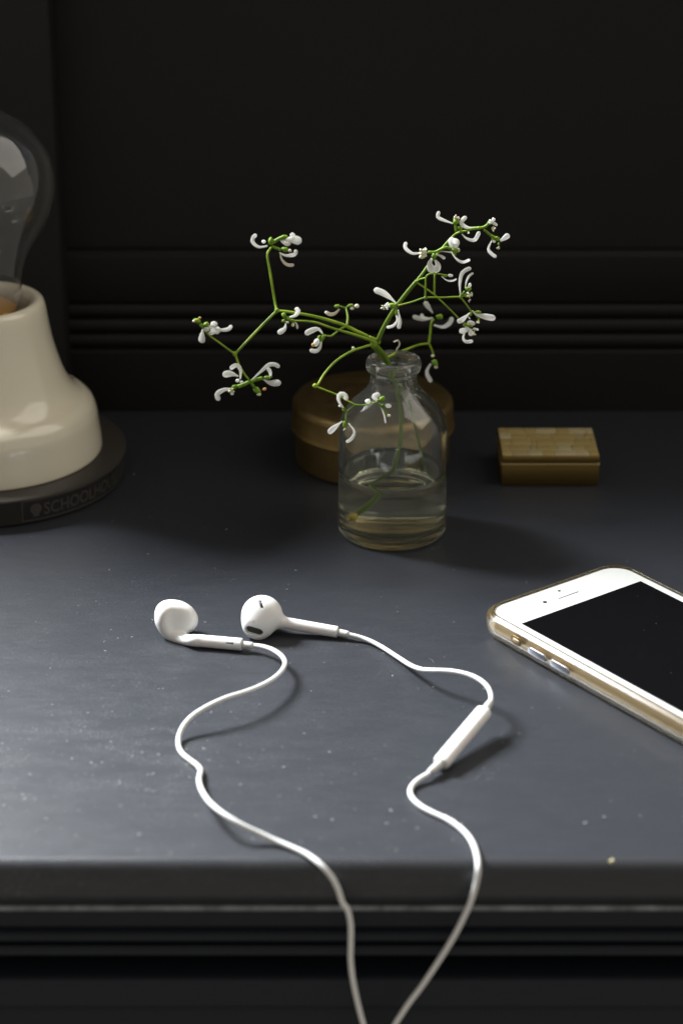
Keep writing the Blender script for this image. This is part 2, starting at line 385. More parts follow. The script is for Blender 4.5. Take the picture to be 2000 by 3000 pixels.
water = mesh('water', *lathe([(max(r, .01), z) for r, z in wp] + [(19.62, wl + 1.0), (19.2, wl + .35), (18.4, wl + .05), (16, wl), (.01, wl)], (BX, BY), 128, False), 'water', None, at=(BX, BY, 4.3))
water['label'] = 'clear faintly yellow water filling the lower part of the glass bottle'; water['category'] = 'water'

# ------------------------------------------------------------------ round tin, small box
TX, TY = 13.2, 904.0
tin = thing('round_tin', 'round aged brass tin with a lid standing behind the glass bottle', 'tin', (TX, TY, 0))
tb = sharp(mesh('tin_body', *lathe([(.01, .05), (31.6, .05), (32.6, .8), (32.8, 2), (32.8, 17.5), (.01, 17.5)], (TX, TY), 96, False), 'tin', tin), 40)
tl = sharp(mesh('tin_lid', *lathe([(.01, 15.4), (33.4, 15.4), (34.5, 15.4), (34.9, 16.0), (34.6, 16.9), (34.1, 17.6), (34.1, 25.0), (33.9, 26.4), (33.0, 27.6), (31.4, 28.2), (24, 28.9), (12, 29.3), (.01, 29.4)], (TX, TY), 96, False), 'tin', tin), 50)
QX, QY = 86.6, 889.6
box = thing('trinket_box', 'small rectangular brass box with a mosaic lid standing right of the bottle', 'box', (QX, QY, 0))
bfr = lambda x, y, z: (QX + x, QY + y, z)
M['box'] = mat('box_brass', (.20, .135, .045), .45, 1.0)
M['lid'] = mat('lid_brass', (.45, .34, .13), .45, .3)
mesh('box_body', *slab(20.3, 15.3, .8, .05, 9.0, .4, bfr), 'box', box)
lid = mesh('box_lid', *slab(20.35, 15.5, .9, 9.3, 13.3, .5, bfr), 'box', box)
mesh('lid_rim', *slab(20.55, 15.6, .9, 9.0, 10.3, .4, bfr), 'lid', lid)
tm = [mat('shell_inlay', c, r, mt) for c, r, mt in (((.50, .38, .15), .4, .25), ((.53, .41, .17), .38, .25), ((.47, .355, .14), .45, .25), ((.58, .48, .27), .35, .15), ((.45, .365, .19), .4, .2), ((.55, .46, .28), .35, .15), ((.52, .45, .25), .35, .15))]
xs = [-20.0, -15.2, -8.0, -3.6, 3.4, 10.8, 16.6, 20.0]
ysr = [-15.0, -9.6, -3.6, 3.4, 9.0, 15.0]
pick = [[1, 4, 6, 0, 5, 5, 0], [0, 2, 4, 0, 6, 1, 0], [0, 1, 0, 2, 1, 2, 0], [5, 0, 2, 1, 0, 4, 2], [2, 1, 1, 3, 0, 3, 5]]
shift = [[0] + [random.uniform(-1.7, 1.7) for _ in range(6)] + [0] for _ in range(5)]
for j in range(5):
    for i in range(7):
        sh = shift[j][i]
        sh2 = shift[j][i + 1]
        xa, xb = xs[i] + sh + .05, xs[i + 1] + sh2 - .05; ya, yb = ysr[j] + .05, ysr[j + 1] - .05
        ff = lambda x, y, z, cx=(xa + xb) / 2, cy=(ya + yb) / 2: bfr(cx + x, cy + y, z)
        mesh('inlay_tile', *slab((xb - xa) / 2, (yb - ya) / 2, .25, 13.0, 13.75 + .12 * random.random(), .15, ff, 2), tm[pick[j][i]], lid)

# ------------------------------------------------------------------ phone in its clear case
YAW = R(36.8); PT = Vector((77.31, 761.44, 0)); exv = Vector((math.cos(YAW), math.sin(YAW), 0)); eyv = Vector((-math.sin(YAW), math.cos(YAW), 0))
PC = PT - eyv * 69.15
phone = thing('phone', 'white and gold phone with a black screen in a clear case at the right', 'phone', (PC.x, PC.y, 0))
pf = lambda x, y, z: tuple(PC + exv * x + eyv * y + Vector((0, 0, z)))
def rr_loops(S, hx=33.55, hy=69.15, rad=9.5, n=10):
    return [[pf(x, y, z) for x, y in rrect(hx, hy, rad, n, i)] for i, z in S]
edge = [(3.2 * (1 - math.cos(R(a))), 4.75 + 3.5 * math.sin(R(a))) for a in range(-90, 91, 15)]
mesh('body', *loft(rr_loops(edge)), 'gold', phone)
gl = mesh('front_glass', *loft(rr_loops([(1.1, 7.9), (.75, 8.25), (.95, 8.42), (1.5, 8.5)])), 'phone_white', phone)
mesh('screen', *slab(29.2, 51.95, .15, 8.46, 8.56, .02, pf), 'screen', phone, smooth=False)
sl = lambda cx, cy: (lambda x, y, z: pf(cx + x, cy + y, z))
mesh('earpiece_slot', *slab(5.4, .85, .8, 8.46, 8.53, .02, sl(-.2, 59.7)), 'mark', gl)
mesh('earpiece_slot', *slab(4.9, .22, .2, 8.47, 8.56, .01, sl(-.2, 59.1)), 'slot', gl)
mesh('camera_lens', *slab(.85, .85, .84, 8.46, 8.55, .02, sl(-10.9, 60.0)), 'black', gl)
mesh('sensor', *slab(.62, .62, .61, 8.46, 8.55, .02, sl(-.5, 63.9)), 'black', gl)
ring_prof = [(2.6, .15), (.6, .1), (-.8, .7), (-1.5, 2.0), (-1.85, 4.2), (-1.9, 6.3), (-1.82, 7.2), (-1.55, 7.7), (-.9, 8.22), (-.2, 8.79), (.35, 9.22), (.65, 9.3), (.9, 9.1), (.95, 8.65), (.3, 8.1), (-.25, 6.8), (-.3, 4.75), (0.0, 3.0), (.9, 1.6), (2.6, 1.0)]
V, F = loft(rr_loops(ring_prof, n=14), ring=True)
case = mesh('case', V, F, 'case', phone)
# left side: surround, silent switch, two volume keys
side = lambda cy, cz, x0: (lambda a, b_, d: pf(x0 - d, cy + a, cz + b_))
def side_slab(name, y0, y1, hz, cz, d0, d1, m, parent, rad=None):
    hy = (y1 - y0) / 2
    return mesh(name, *slab(hy, hz, rad or hz - .05, d0, d1, .18, side((y0 + y1) / 2 + 69.15, cz, -33.55)), m, parent)
side_slab('silent_switch_opening', -24.4, -18.6, 1.7, 5.3, 1.3, 1.92, 'darkgold', case)
side_slab('silent_switch', -23.5, -19.8, .62, 5.3, 1.6, 2.02, 'gold', phone)
side_slab('volume_button', -37.9, -28.2, 1.35, 4.7, 1.2, 2.2, 'silver', phone)
side_slab('volume_button', -49.8, -39.8, 1.35, 4.7, 1.2, 2.2, 'silver', phone)

# ------------------------------------------------------------------ solid shapes from distance fields (earbuds)
def field_mesh(fn, lo, hi, step):
    ax = [np.arange(lo[i], hi[i] + step, step) for i in range(3)]
    G = np.stack(np.meshgrid(*ax, indexing='ij'), -1); sh = G.shape[:3]
    f = fn(G.reshape(-1, 3)).reshape(sh); s = f < 0
    acc = np.zeros(tuple(n - 1 for n in sh) + (3,)); cnt = np.zeros(tuple(n - 1 for n in sh))
    quads = []
    for a in range(3):
        b_, c_ = (a + 1) % 3, (a + 2) % 3
        i0 = [slice(None)] * 3; i1 = [slice(None)] * 3; i0[a] = slice(0, -1); i1[a] = slice(1, None)
        cr = s[tuple(i0)] != s[tuple(i1)]; idx = np.argwhere(cr)
        f0 = f[tuple(i0)][cr]; f1 = f[tuple(i1)][cr]; t = f0 / (f0 - f1)
        P = G[tuple(i0)][cr].copy(); P[:, a] += t * step
        neg = s[tuple(i0)][cr]
        cells = []
        for db, dc in ((0, 0), (-1, 0), (-1, -1), (0, -1)):
            q = idx.copy(); q[:, b_] += db; q[:, c_] += dc; cells.append(q)
        lim = np.array(acc.shape[:3])
        ok = np.all([np.all((q >= 0) & (q < lim), 1) for q in cells], 0)
        for q in cells:
            q = q[ok]; np.add.at(acc, tuple(q.T), P[ok]); np.add.at(cnt, tuple(q.T), 1)
        ids = np.stack([np.ravel_multi_index(tuple(q[ok].T), acc.shape[:3]) for q in cells], 1)
        ids[~neg[ok]] = ids[~neg[ok]][:, ::-1]; quads.append(ids)
    quads = np.vstack(quads); used, inv = np.unique(quads, return_inverse=True)
    V = acc.reshape(-1, 3)[used] / cnt.reshape(-1, 1)[used]
    e = step * .5                                              # settle the vertices onto the surface
    for _ in range(3):
        f0 = fn(V); g = np.stack([fn(V + np.eye(3)[i] * e) - fn(V - np.eye(3)[i] * e) for i in range(3)], 1) / (2 * e)
        gl_ = (g * g).sum(1); d = f0 / np.maximum(gl_, .05)
        V = V - g * np.clip(d, -step * .4, step * .4)[:, None]
    return V.tolist(), inv.reshape(-1, 4).tolist()
def smin(a, b_, k):
    h = np.clip(.5 + .5 * (b_ - a) / k, 0, 1); return b_ * (1 - h) + a * h - k * h * (1 - h)
def smax(a, b_, k): return -smin(-a, -b_, k)
def ell(P, c, axes, rad):
    q = (P - np.array(c)) @ np.array(axes).T; rad = np.array(rad)
    k0 = np.linalg.norm(q / rad, axis=1); k1 = np.linalg.norm(q / rad ** 2, axis=1)
    return k0 * (k0 - 1) / np.maximum(k1, 1e-6)
def capsule(P, a, b_, ra, rb):
    a, b_ = np.array(a), np.array(b_); d = b_ - a
    t = np.clip((P - a) @ d / (d @ d), 0, 1)
    return np.linalg.norm(P - (a + t[:, None] * d), axis=1) - (ra + (rb - ra) * t)
def cylinder(P, a, b_, r, k=.35):
    a, b_ = np.array(a), np.array(b_); d = b_ - a; L = np.linalg.norm(d); d = d / L
    t = (P - a) @ d; rad = np.linalg.norm(P - a - t[:, None] * d, axis=1) - r
    return smax(rad, np.maximum(-t, t - L), k)
eb = R(27.3)
r_ax = np.array([1.0, 0, 0]); u_ax = np.array([0, math.sin(eb), math.cos(eb)]); w_ax = np.array([0, -math.cos(eb), math.sin(eb)])
def scr(c, sx, sy, sw): return np.array(c) + r_ax * sx + u_ax * sy + w_ax * sw
def surf(fn, c, sx, sy):
    s = np.linspace(14, -4, 1200); P = np.array([scr(c, sx, sy, q) for q in s]); f = fn(P)
    k = int(np.argmax(f < 0)); return s[k]
bx_ = lambda u, v: (420 + u * .40816, 1700 + v * .40816)        # close-up of the two buds

phones = thing('earphones', 'white wired earphones with two buds and an inline remote looping across the desk', 'earphones', (0, 720, 0))
# the bud lying back to us
cL = np.array(on_z(*bx_(240, 274), 6.6)); K = .0502
sL0 = np.array(on_z(*bx_(338, 428), 2.5)); sL1 = np.array(on_z(*bx_(709, 462), 2.35))
ang = R(22); t1 = r_ax * math.cos(ang) - u_ax * math.sin(ang); t2 = r_ax * math.sin(ang) + u_ax * math.cos(ang)
dL = (sL1 - sL0) / np.linalg.norm(sL1 - sL0)
neckL = crom([(*scr(cL, -4.4, -1.6, .4), 3.0), (*scr(cL, -3.4, -3.9, .6), 2.85), (*scr(cL, -.8, -6.2, .5), 2.6), (*(sL0 + dL * .6), 2.3), (*(sL0 + dL * 4), 2.25), (*(sL0 + dL * 9), 2.25)], 5)
def bud_back(P):
    head = ell(P, scr(cL, 0, .5, -1.0), [t1, t2, w_ax], [7.9, 6.0, 5.6])
    lobe = ell(P, scr(cL, -4.0, .6, .2), [r_ax, u_ax, w_ax], [3.7, 5.2, 4.6])
    d = smin(head, lobe, 2.2)
    nk = np.full(len(P), 1e9)
    for i in range(len(neckL) - 1):
        nk = np.minimum(nk, capsule(P, neckL[i][:3], neckL[i + 1][:3], neckL[i][3], neckL[i + 1][3]))
    d = smin(d, nk, 1.5)
    dish = ell(P, scr(cL, 1.0, -2.0, 6.6), [t1, t2, w_ax], [4.2, 3.8, 3.4]); d = smax(d, -dish, 4.0)
    d = np.minimum(d, cylinder(P, sL0 + dL * 6.0, sL1, 2.25))
    slot = capsule(P, sL1 - dL * 5.6 + w_ax * 2.3, sL1 - dL * 3.2 + w_ax * 2.3, .26, .26); d = smax(d, -slot, .08)
    hole = cylinder(P, sL1 - dL * .9, sL1 + dL * 2, 1.75, .1); d = smax(d, -hole, .15)
    return d
V, F = field_mesh(bud_back, [-74, 716, -.8], [-35, 746, 15.5], .27)
budL = mesh('earbud', V, F, 'white', phones)
bm = bmesh.new(); bm.from_mesh(budL.data)                       # even out the blends of the moulding
endp = Vector(sL1 - dL * 7) - ORG[phones.name]
near_ = [v for v in bm.verts if (v.co / MM - endp).dot(Vector(dL)) < 0]
for _ in range(9): bmesh.ops.smooth_vert(bm, verts=near_, factor=.5, use_axis_x=True, use_axis_y=True, use_axis_z=True)
bm.to_mesh(budL.data); bm.free(); budL['label'] = 'left earbud lying with its hollow back to the viewer'
mesh('vent_slot', *tube([sL1 - dL * 5.7 + w_ax * 2.08, sL1 - dL * 3.1 + w_ax * 2.08], .24, 8), 'slot', budL)
# the bud that faces us
cR = np.array(on_z(*bx_(850, 258), 7.2)); sR0 = np.array(on_z(*bx_(985, 300), 4.4)); sR1 = np.array(on_z(*bx_(1394, 373), 2.25))
dR = (sR1 - sR0) / np.linalg.norm(sR1 - sR0)
nz = -.20 * r_ax - .60 * u_ax + .78 * w_ax; nz /= np.linalg.norm(nz)
qz = scr(cR, -2.6, -5.5, 3.6)
tz = r_ax * .96 - u_ax * .27; tz = tz - nz * (tz @ nz); tz /= np.linalg.norm(tz); vz = np.cross(nz, tz)
def bud_front(P):
    d = ell(P, scr(cR, 0.0, .6, 0), [r_ax, u_ax, w_ax], [7.4, 7.0, 5.9])
    d = smin(d, ell(P, scr(cR, -1.5, -3.6, 1.3), [r_ax, u_ax, w_ax], [5.2, 5.0, 4.0]), 3.0)
    d = smax(d, (P - qz) @ nz, .7)
    d = smin(d, capsule(P, scr(cR, 1.0, -1.0, -3.5), sR0, 4.2, 2.3), 2.6)
    d = smin(d, cylinder(P, sR0 - dR * 1, sR1, 2.1), 1.0)
    q = np.abs((P - qz) @ tz), np.abs((P - qz) @ vz)
    hole = np.sqrt((np.maximum(q[0] - 1.6, 0)) ** 2 + q[1] ** 2) - 1.62
    hole = np.maximum(hole, -((P - qz) @ nz) - 1.0); d = smax(d, -hole, .25)
    hole2 = cylinder(P, sR1 - dR * .9, sR1 + dR * 2, 1.6, .1); d = smax(d, -hole2, .15)
    return d
s1, s2 = (-.55, 5.4), (.30, 3.1)
w1, w2 = surf(bud_front, cR, *s1), surf(bud_front, cR, *s2)
pa, pb = scr(cR, *s1, w1 + .1), scr(cR, *s2, w2 + .1)
def bud_front2(P): return smax(bud_front(P), -capsule(P, pa, pb, .52, .52), .12)
V, F = field_mesh(bud_front2, [-40, 714, -.8], [3, 752, 17], .27)
budR = mesh('earbud', V, F, 'white', phones); budR['label'] = 'right earbud facing the viewer with its dark speaker opening'
mesh('vent_slot', *tube([pa - w_ax * .42, pb - w_ax * .42], .46, 10), 'slot', budR)
gr = [tuple(qz - nz * .85 + tz * (sx * 1.6 + 1.5 * math.cos(a)) + vz * 1.5 * math.sin(a)) for sx, a in [(1, R(t)) for t in range(-90, 91, 15)] + [(-1, R(t)) for t in range(90, 271, 15)]]
mesh('speaker_grille', gr, [tuple(range(len(gr)))], 'mesh', budR, smooth=False)
V, F = text_mesh('R', 1.75); V = V - V.mean(0)
lv = []
for x, y, z in V:
    sx, sy = -2.7 + x * .98 + y * .12, -2.15 + y; lv.append(tuple(scr(cR, sx, sy, surf(bud_front, cR, sx, sy) + .03)))
mesh('side_mark', lv, F, 'mark', budR, smooth=False)
# strain reliefs
def relief(a, b_, r0, r1, name='strain_relief'):
    a, b_ = Vector(a), Vector(b_); d = b_ - a
    return mesh(name, *tube([a, a + d * .03, a + d * .8, a + d * .97, b_], [r0, r0, r1 * 1.05, r1, r1 * .8], 20), 'grey_plastic', phones)
LE = on_z(*bx_(788, 471), 2.6); relief(sL1 - dL * .5, LE, 1.35, 1.25)
RE = on_z(*bx_(1475, 390), 2.2); relief(sR1 - dR * .5, RE, 1.35, 1.2)
ring1 = mesh('end_ring', *lathe([(.3, -.75), (1.72, -.75), (1.72, -.2), (.3, -.2)], (0, 0), 24, False, True), 'grey_plastic', phones)
def place_along(o, p, d):
    d = Vector(d); o.rotation_euler = d.to_track_quat('Z', 'Y').to_euler(); o.location = (Vector(p) - ORG[phones.name]) * MM
for v in ring1.data.vertices: v.co += ORG[phones.name] * MM
ring2 = ring1.copy(); C.objects.link(ring2)
place_along(ring1, sL1, dL); place_along(ring2, sR1, dR)

# cables
cA = lambda u, v: (480 + u * .38265, 1850 + v * .38265)
cB = lambda u, v: (980 + u * .38265, 1820 + v * .38265)
cC = lambda u, v: (u * .63776, 2300 + v * .63776)
cD = lambda u, v: (1000 + u * .63776, 2300 + v * .63776)
YE = 583.2                                                       # the cables hang just off the front edge
def cable(rows, rad, start=None, skip_first=False):
    pts = [] if start is None else [tuple(start)]
    for f_, u, v, z in rows:
        if z == 'h': pts.append(tuple(on_y(*f_(u, v), YE)))
        else: pts.append(tuple(on_z(*f_(u, v), z)))
    return mesh('cable', *tube(crom(pts, 7), rad, 14), 'cable', phones)
left_rows = [(cA, 700, 110, 2.7), (cA, 760, 118, 3.2), (cA, 830, 140, 4.0), (cA, 890, 178, 4.8), (cA, 920, 215, 5.3), (cA, 926, 252, 5.6), (cA, 905, 298, 6.0), (cA, 860, 345, 6.4), (cA, 790, 392, 6.8), (cA, 700, 435, 7.4), (cA, 600, 471, 7.9), (cA, 490, 505, 8.0), (cA, 400, 542, 7.6), (cA, 310, 588, 6.8), (cA, 220, 648, 5.4), (cA, 155, 718, 3.7), (cA, 120, 787, 2.2), (cA, 110, 845, 1.3), (cA, 120, 902, 1.0), (cA, 152, 948, 1.0), (cA, 207, 992, 1.0), (cA, 255, 1028, 1.1), (cA, 279, 1060, 1.4), (cA, 277, 1095, 1.9), (cA, 269, 1130, 2.5), (cA, 276, 1182, 3.6), (cA, 301, 1240, 5.0), (cA, 352, 1312, 6.4), (cA, 432, 1382, 6.8), (cA, 522, 1442, 6.2), (cA, 622, 1497, 4.8), (cA, 742, 1552, 3.0), (cA, 862, 1607, 1.6), (cA, 982, 1657, 1.1), (cC, 1412, 322, .90), (cC, 1471, 366, .6), (cC, 1520, 420, 'h'), (cC, 1550, 475, 'h'), (cD, 4, 540, 'h'), (cD, 28, 575, 'h'), (cD, 42, 640, 'h'), (cD, 43, 720, 'h'), (cD, 42, 800, 'h'), (cD, 50, 880, 'h'), (cD, 63, 950, 'h'), (cD, 79, 1020, 'h'), (cD, 99, 1095, 'h'), (cD, 125, 1180, 'h'), (cD, 150, 1290, 'h')]
cable(left_rows, .83, Vector(LE) - Vector(dL) * .5)
RT = (cB, 1172, 668, 8.6); RB = (cB, 790, 1098, 3.2)
rT = on_z(*cB(1150, 684), 8.0); rB = on_z(*cB(806, 1095), 3.0)
right_rows = [(cB, 150, 112, 2.0), (cB, 220, 132, 1.6), (cB, 300, 165, 1.4), (cB, 390, 216, 1.4), (cB, 490, 281, 1.8), (cB, 580, 338, 3.2), (cB, 660, 369, 5.0), (cB, 740, 376, 6.9), (cB, 840, 379, 8.5), (cB, 940, 390, 9.5), (cB, 1040, 416, 10.0), (cB, 1122, 458, 10.1), (cB, 1174, 510, 9.9), (cB, 1196, 568, 9.4), (cB, 1194, 612, 9.0), (cB, 1187, 632, 8.8)]
c2 = cable(right_rows, .81, Vector(RE) - Vector(dR) * .5)
low_rows = [(cB, 738, 1152, 2.4), (cB, 700, 1180, 2.1), (cB, 640, 1217, 1.6), (cB, 594, 1262, 1.1), (cB, 578, 1312, .95), (cB, 602, 1366, .95), (cB, 662, 1420, .95), (cB, 742, 1465, .95), (cB, 832, 1506, .95), (cB, 922, 1552, .95), (cD, 470, 150, .95), (cD, 542, 196, 1.0), (cD, 592, 250, 1.2), (cD, 620, 318, 1.4), (cD, 627, 390, 'h'), (cD, 617, 460, 'h'), (cD, 592, 540, 'h'), (cD, 560, 612, 'h'), (cD, 520, 690, 'h'), (cD, 472, 770, 'h'), (cD, 420, 850, 'h'), (cD, 365, 930, 'h'), (cD, 312, 1000, 'h'), (cD, 272, 1060, 'h'), (cD, 248, 1098, 'h'), (cD, 205, 1180, 'h'), (cD, 160, 1290, 'h')]
cable(low_rows, .85)
# inline remote
rd = (rB - rT).normalized()
rs = Vector((0, 0, 1)).cross(rd).normalized(); rn = rd.cross(rs)
L_ = (rB - rT).length
def remote_loops():
    out = []
    for s, i in ((0, 1.0), (.25, .45), (.7, .12), (1.3, 0), (L_ - 1.3, 0), (L_ - .7, .12), (L_ - .25, .45), (L_, 1.0)):
        out.append([tuple(rT + rd * s + rs * x + rn * y) for x, y in rrect(2.75, 2.2, 1.9, 5, i)])
    return out
rem = mesh('remote', *loft(remote_loops()), 'white', phones)
relief(rT + rd * .4, on_z(*cB(1190, 622), 8.9), 1.5, 1.15)
relief(rB - rd * .4, on_z(*cB(728, 1160), 2.4), 1.5, 1.2)
top_n = rn if rn.z > 0 else -rn
mc = rT + rd * (L_ * .47) + top_n * 2.2
pts = [tuple(mc + rd * (1.05 * math.cos(t)) + rs * (.8 * math.sin(t)) + top_n * .0) for t in np.linspace(0, 2 * math.pi, 25)]
mesh('centre_mark', *tube(pts, .11, 6, False), 'mark', rem)
mesh('centre_mark', *blob(mc, .35, top_n, .3), 'mark', rem)
for s in (.28, .66):                                            # fine seams of the three keys
    a = rT + rd * (L_ * s)
    q = [tuple(a + rs * x * 1.003 + rn * y * 1.003) for x, y in rrect(2.75, 2.2, 1.9, 5)]
    mesh('key_seam', *tube(q[:13] if rn.z > 0 else q[12:], .045, 5), 'grey_plastic', rem)

# ------------------------------------------------------------------ flowering sprig
sprig = thing('flowering_sprig', 'branching green sprig with small white curled petals standing in the glass bottle', 'flowers', (BX, BY, 4.5))
def fr(ox, oy, s): return lambda u, v: (ox + u * s, oy + v * s)
g3, g4, g5 = fr(520, 580, .31888), fr(1020, 580, .31888), fr(850, 980, .31888)
fa, fb, fc = fr(720, 670, .127551), fr(620, 1050, .140306), fr(800, 880, .178571)
fd, fe, ff_, fg = fr(1080, 820, .102041), fr(1260, 600, .153061), fr(1170, 690, .140306), fr(1300, 770, .108418)
PXMM = 7.6
def stem(f_, pts, y, r0, r1, name='stem', m='stem', per=5):
    ys = y if isinstance(y, (list, tuple)) else (y, y)
    n = len(pts); P = [tuple(on_y(*f_(*p), ys[0] + (ys[1] - ys[0]) * i / (n - 1))) for i, p in enumerate(pts)]
    P = crom(P, per); k = len(P)
    return mesh(name, *tube(P, [.82 * (r0 + (r1 - r0) * i / (k - 1)) for i in range(k)], 8), m, sprig)
def flower(f_, y, parts):
    """calyx mesh; petals, buds and stamens are its children"""
    s_mm = (f_(1, 0)[0] - f_(0, 0)[0]) / PXMM
    cal = []
    for p in parts:
        if p[0] == 'c':                                           # calyx: u, v, radius, direction, stretch
            _, u, v, r, du, dv, st = p
            c = on_y(*f_(u, v), y); ax = on_y(*f_(u + du, v + dv), y) - c
            cal.append(blob(c, r * s_mm * .72, ax, st * 1.1, len(cal) + u, .45, 10, 8))
        elif p[0] == 's':                                         # green stalk
            P = crom([tuple(on_y(*f_(*q), y)) for q in p[1]], 4); cal.append(tube(P, p[2] * s_mm, 7))
    if not cal:
        p = next(q for q in parts if q[0] in 'pb'); uv = p[1][0] if p[0] == 'p' else (p[1], p[2])
        cal.append(blob(on_y(*f_(*uv), y), .45, None, 1, 0, .2))
    fl = mesh('flower', *join(*cal), 'calyx', sprig)
    for p in parts:
        if p[0] == 'p':
            _, pts, wd = p[:3]; o = p[3] if len(p) > 3 else {}
            petal(fl, f_, y, pts, wd * s_mm, **o)
        elif p[0] == 'b':
            _, u, v, r = p[:4]; o = p[4] if len(p) > 4 else {}
            c = on_y(*f_(u, v), y + o.get('dy', -.6))
            ax = on_y(*f_(u + o.get('d', (1, 0))[0], v + o.get('d', (1, 0))[1]), y) - on_y(*f_(u, v), y)
            mesh('bud', *blob(c, r * s_mm * .78, ax, o.get('st', 1.2), u, .15, 10, 8), o.get('m', 'petal'), fl)
        elif p[0] == 'f':                                         # tuft of stamens
            _, u, v, r = p[:4]; m_ = p[4] if len(p) > 4 else 'frill'; bl = []
            for k in range(9):
                a = random.uniform(0, 6.28); q = random.uniform(.2, .95) * r
                bl.append(blob(on_y(*f_(u + q * math.cos(a), v + q * math.sin(a)), y - random.uniform(0, 1.0)), r * s_mm * random.uniform(.24, .42), (math.cos(a), -.3, -math.sin(a)), 1.4, k, .3, 6, 5))
            mesh('stamen_tuft', *join(*bl), m_, fl)
    return fl
def petal(fl, f_, y, pts, wmm, dy=None, base=.34, m='petal', blunt=.80, cup=.30):
    n = len(pts); dy = random.uniform(-1.6, .6) if dy is None else dy
    P = [tuple(on_y(*f_(*p), y + dy * i / (n - 1))) for i, p in enumerate(pts)]
    P = crom(P, 6)
    d = np.r_[0, np.cumsum(np.linalg.norm(np.diff(P, axis=0), axis=1))]; L = d[-1]
    T = np.r_[0, .08, .18, .3, .42, .54, .64, .73, .81, .87, .92, .955, .98, .995, 1.0]
    Q = np.stack([np.interp(T * L, d, P[:, i]) for i in range(3)], 1)
    hw, loops = wmm * (.37 if wmm < 1.25 else .42), []
    hw = min(hw, L * .5); cap = max(blunt, 1 - hw * 1.1 / L) if hw * 1.1 < L * .5 else .55
    view = (Vector((0, 0, CAM_H)) - Vector(Q[len(Q) // 2])).normalized()
    roll = random.uniform(-.45, .45)
    for i, t in enumerate(T):
        tg = Vector(Q[min(i + 1, len(Q) - 1)] - Q[max(i - 1, 0)]).normalized()
        sd = tg.cross(view).normalized(); nr = sd.cross(tg).normalized()
        sd2 = sd * math.cos(roll) + nr * math.sin(roll); nr2 = nr * math.cos(roll) - sd * math.sin(roll)
        s_ = min(t / .7, 1); k = base * .8 + (1 - base * .8) * s_ * s_ * (3 - 2 * s_)
        if t > cap: k *= max(1 - ((t - cap) / (1 - cap)) ** 2, .004) ** .62
        a = hw * k * (1.06 if abs(roll) > .2 else 1); th = max(min(.20 * hw, .17) * min(1, k * 1.5), .03)
        lp = []
        for j in range(12):
            g = 2 * math.pi * j / 12; x = math.cos(g)
            lp.append(tuple(Vector(Q[i]) + sd2 * (a * x) + nr2 * (th * math.sin(g) + cup * a * (x * x - .5))))
        loops.append(lp)
    return mesh('petal', *loft(loops), m, fl)

YS = 824.0
node = on_y(*g5(770, 85), YS)
# main stem, from the water up through the mouth to the node
wps = [(BX - 12.5, BY - 3, 8.5), (BX - 10.5, BY - 2, 10), (BX - 5, BY + 0, 16), (BX + .2, BY + 1.5, 25), (BX + 3.2, BY + 2.6, 40), (BX + 2.0, BY + 1.6, 57), (BX - 1.0, BY - .6, 68), (BX - 2.9, BY - 1.6, 73.6), tuple(node)]
P = crom(wps, 6)
st_main = mesh('stem', *tube(P, np.r_[np.linspace(1.0, .72, len(P) - 14), np.linspace(.75, 1.05, 14)], 10), 'old_stem', sprig)
mesh('cut_end', *blob(wps[0], 1.55, Vector(wps[1]) - Vector(wps[0]), 1.5, 3, .3), 'stem_end', st_main)
P = crom([(BX + 15.0, BY + 8, 12), (BX + 13, BY + 9, 22), (BX + 10.5, BY + 8.5, 36), (BX + 5.5, BY + 5, 54), (BX - .5, BY + 1.5, 67), (BX - 4.0, BY - 1.8, 73.2), tuple(node + Vector((-.9, 0, -.6)))], 6)
mesh('stem', *tube(P, np.linspace(.55, .7, len(P)), 8), 'old_stem', sprig)
mesh('stem_node', *blob(node, 1.6, (0.2, 0, 1), 1.25, 5, .2), 'stem', sprig)
stem(g4, [(270, 1310), (330, 1180), (425, 1020), (525, 885), (620, 770)], (YS, YS - 2), 1.1, .95, m='old_stem')
stem(g4, [(620, 770), (690, 680), (735, 615), (870, 450), (940, 370), (985, 328)], (YS - 2, YS + 3), .68, .5)
stem(g4, [(985, 328), (1030, 308), (1095, 298)], (YS + 3, YS + 2), .5, .42)
stem(g4, [(620, 770), (700, 822), (790, 888), (900, 990), (1010, 1100)], (YS - 2, YS - 6), .5, .4)
stem(g4, [(790, 885), (792, 790), (794, 700)], (YS - 3, YS - 6), .46, .4)
stem(g4, [(455, 987), (580, 955), (705, 915), (860, 912), (1030, 906)], (YS - 6, YS - 6), .38, .44)
stem(g4, [(708, 915), (710, 800), (715, 725), (750, 695), (820, 694), (880, 704)], (YS - 6, YS - 7), .46, .34)
stem(g4, [(620, 768), (660, 745), (712, 730)], (YS - 2, YS - 6), .42, .36)
stem(g4, [(1030, 908), (1075, 965), (1125, 1035)], (YS - 6, YS - 7), .44, .36)
stem(g4, [(800, 492), (840, 475), (905, 455)], (YS - 1, YS - 3), .35, .3)
stem(g4, [(730, 498), (800, 492), (845, 480)], (YS - 3, YS - 2), .35, .35)
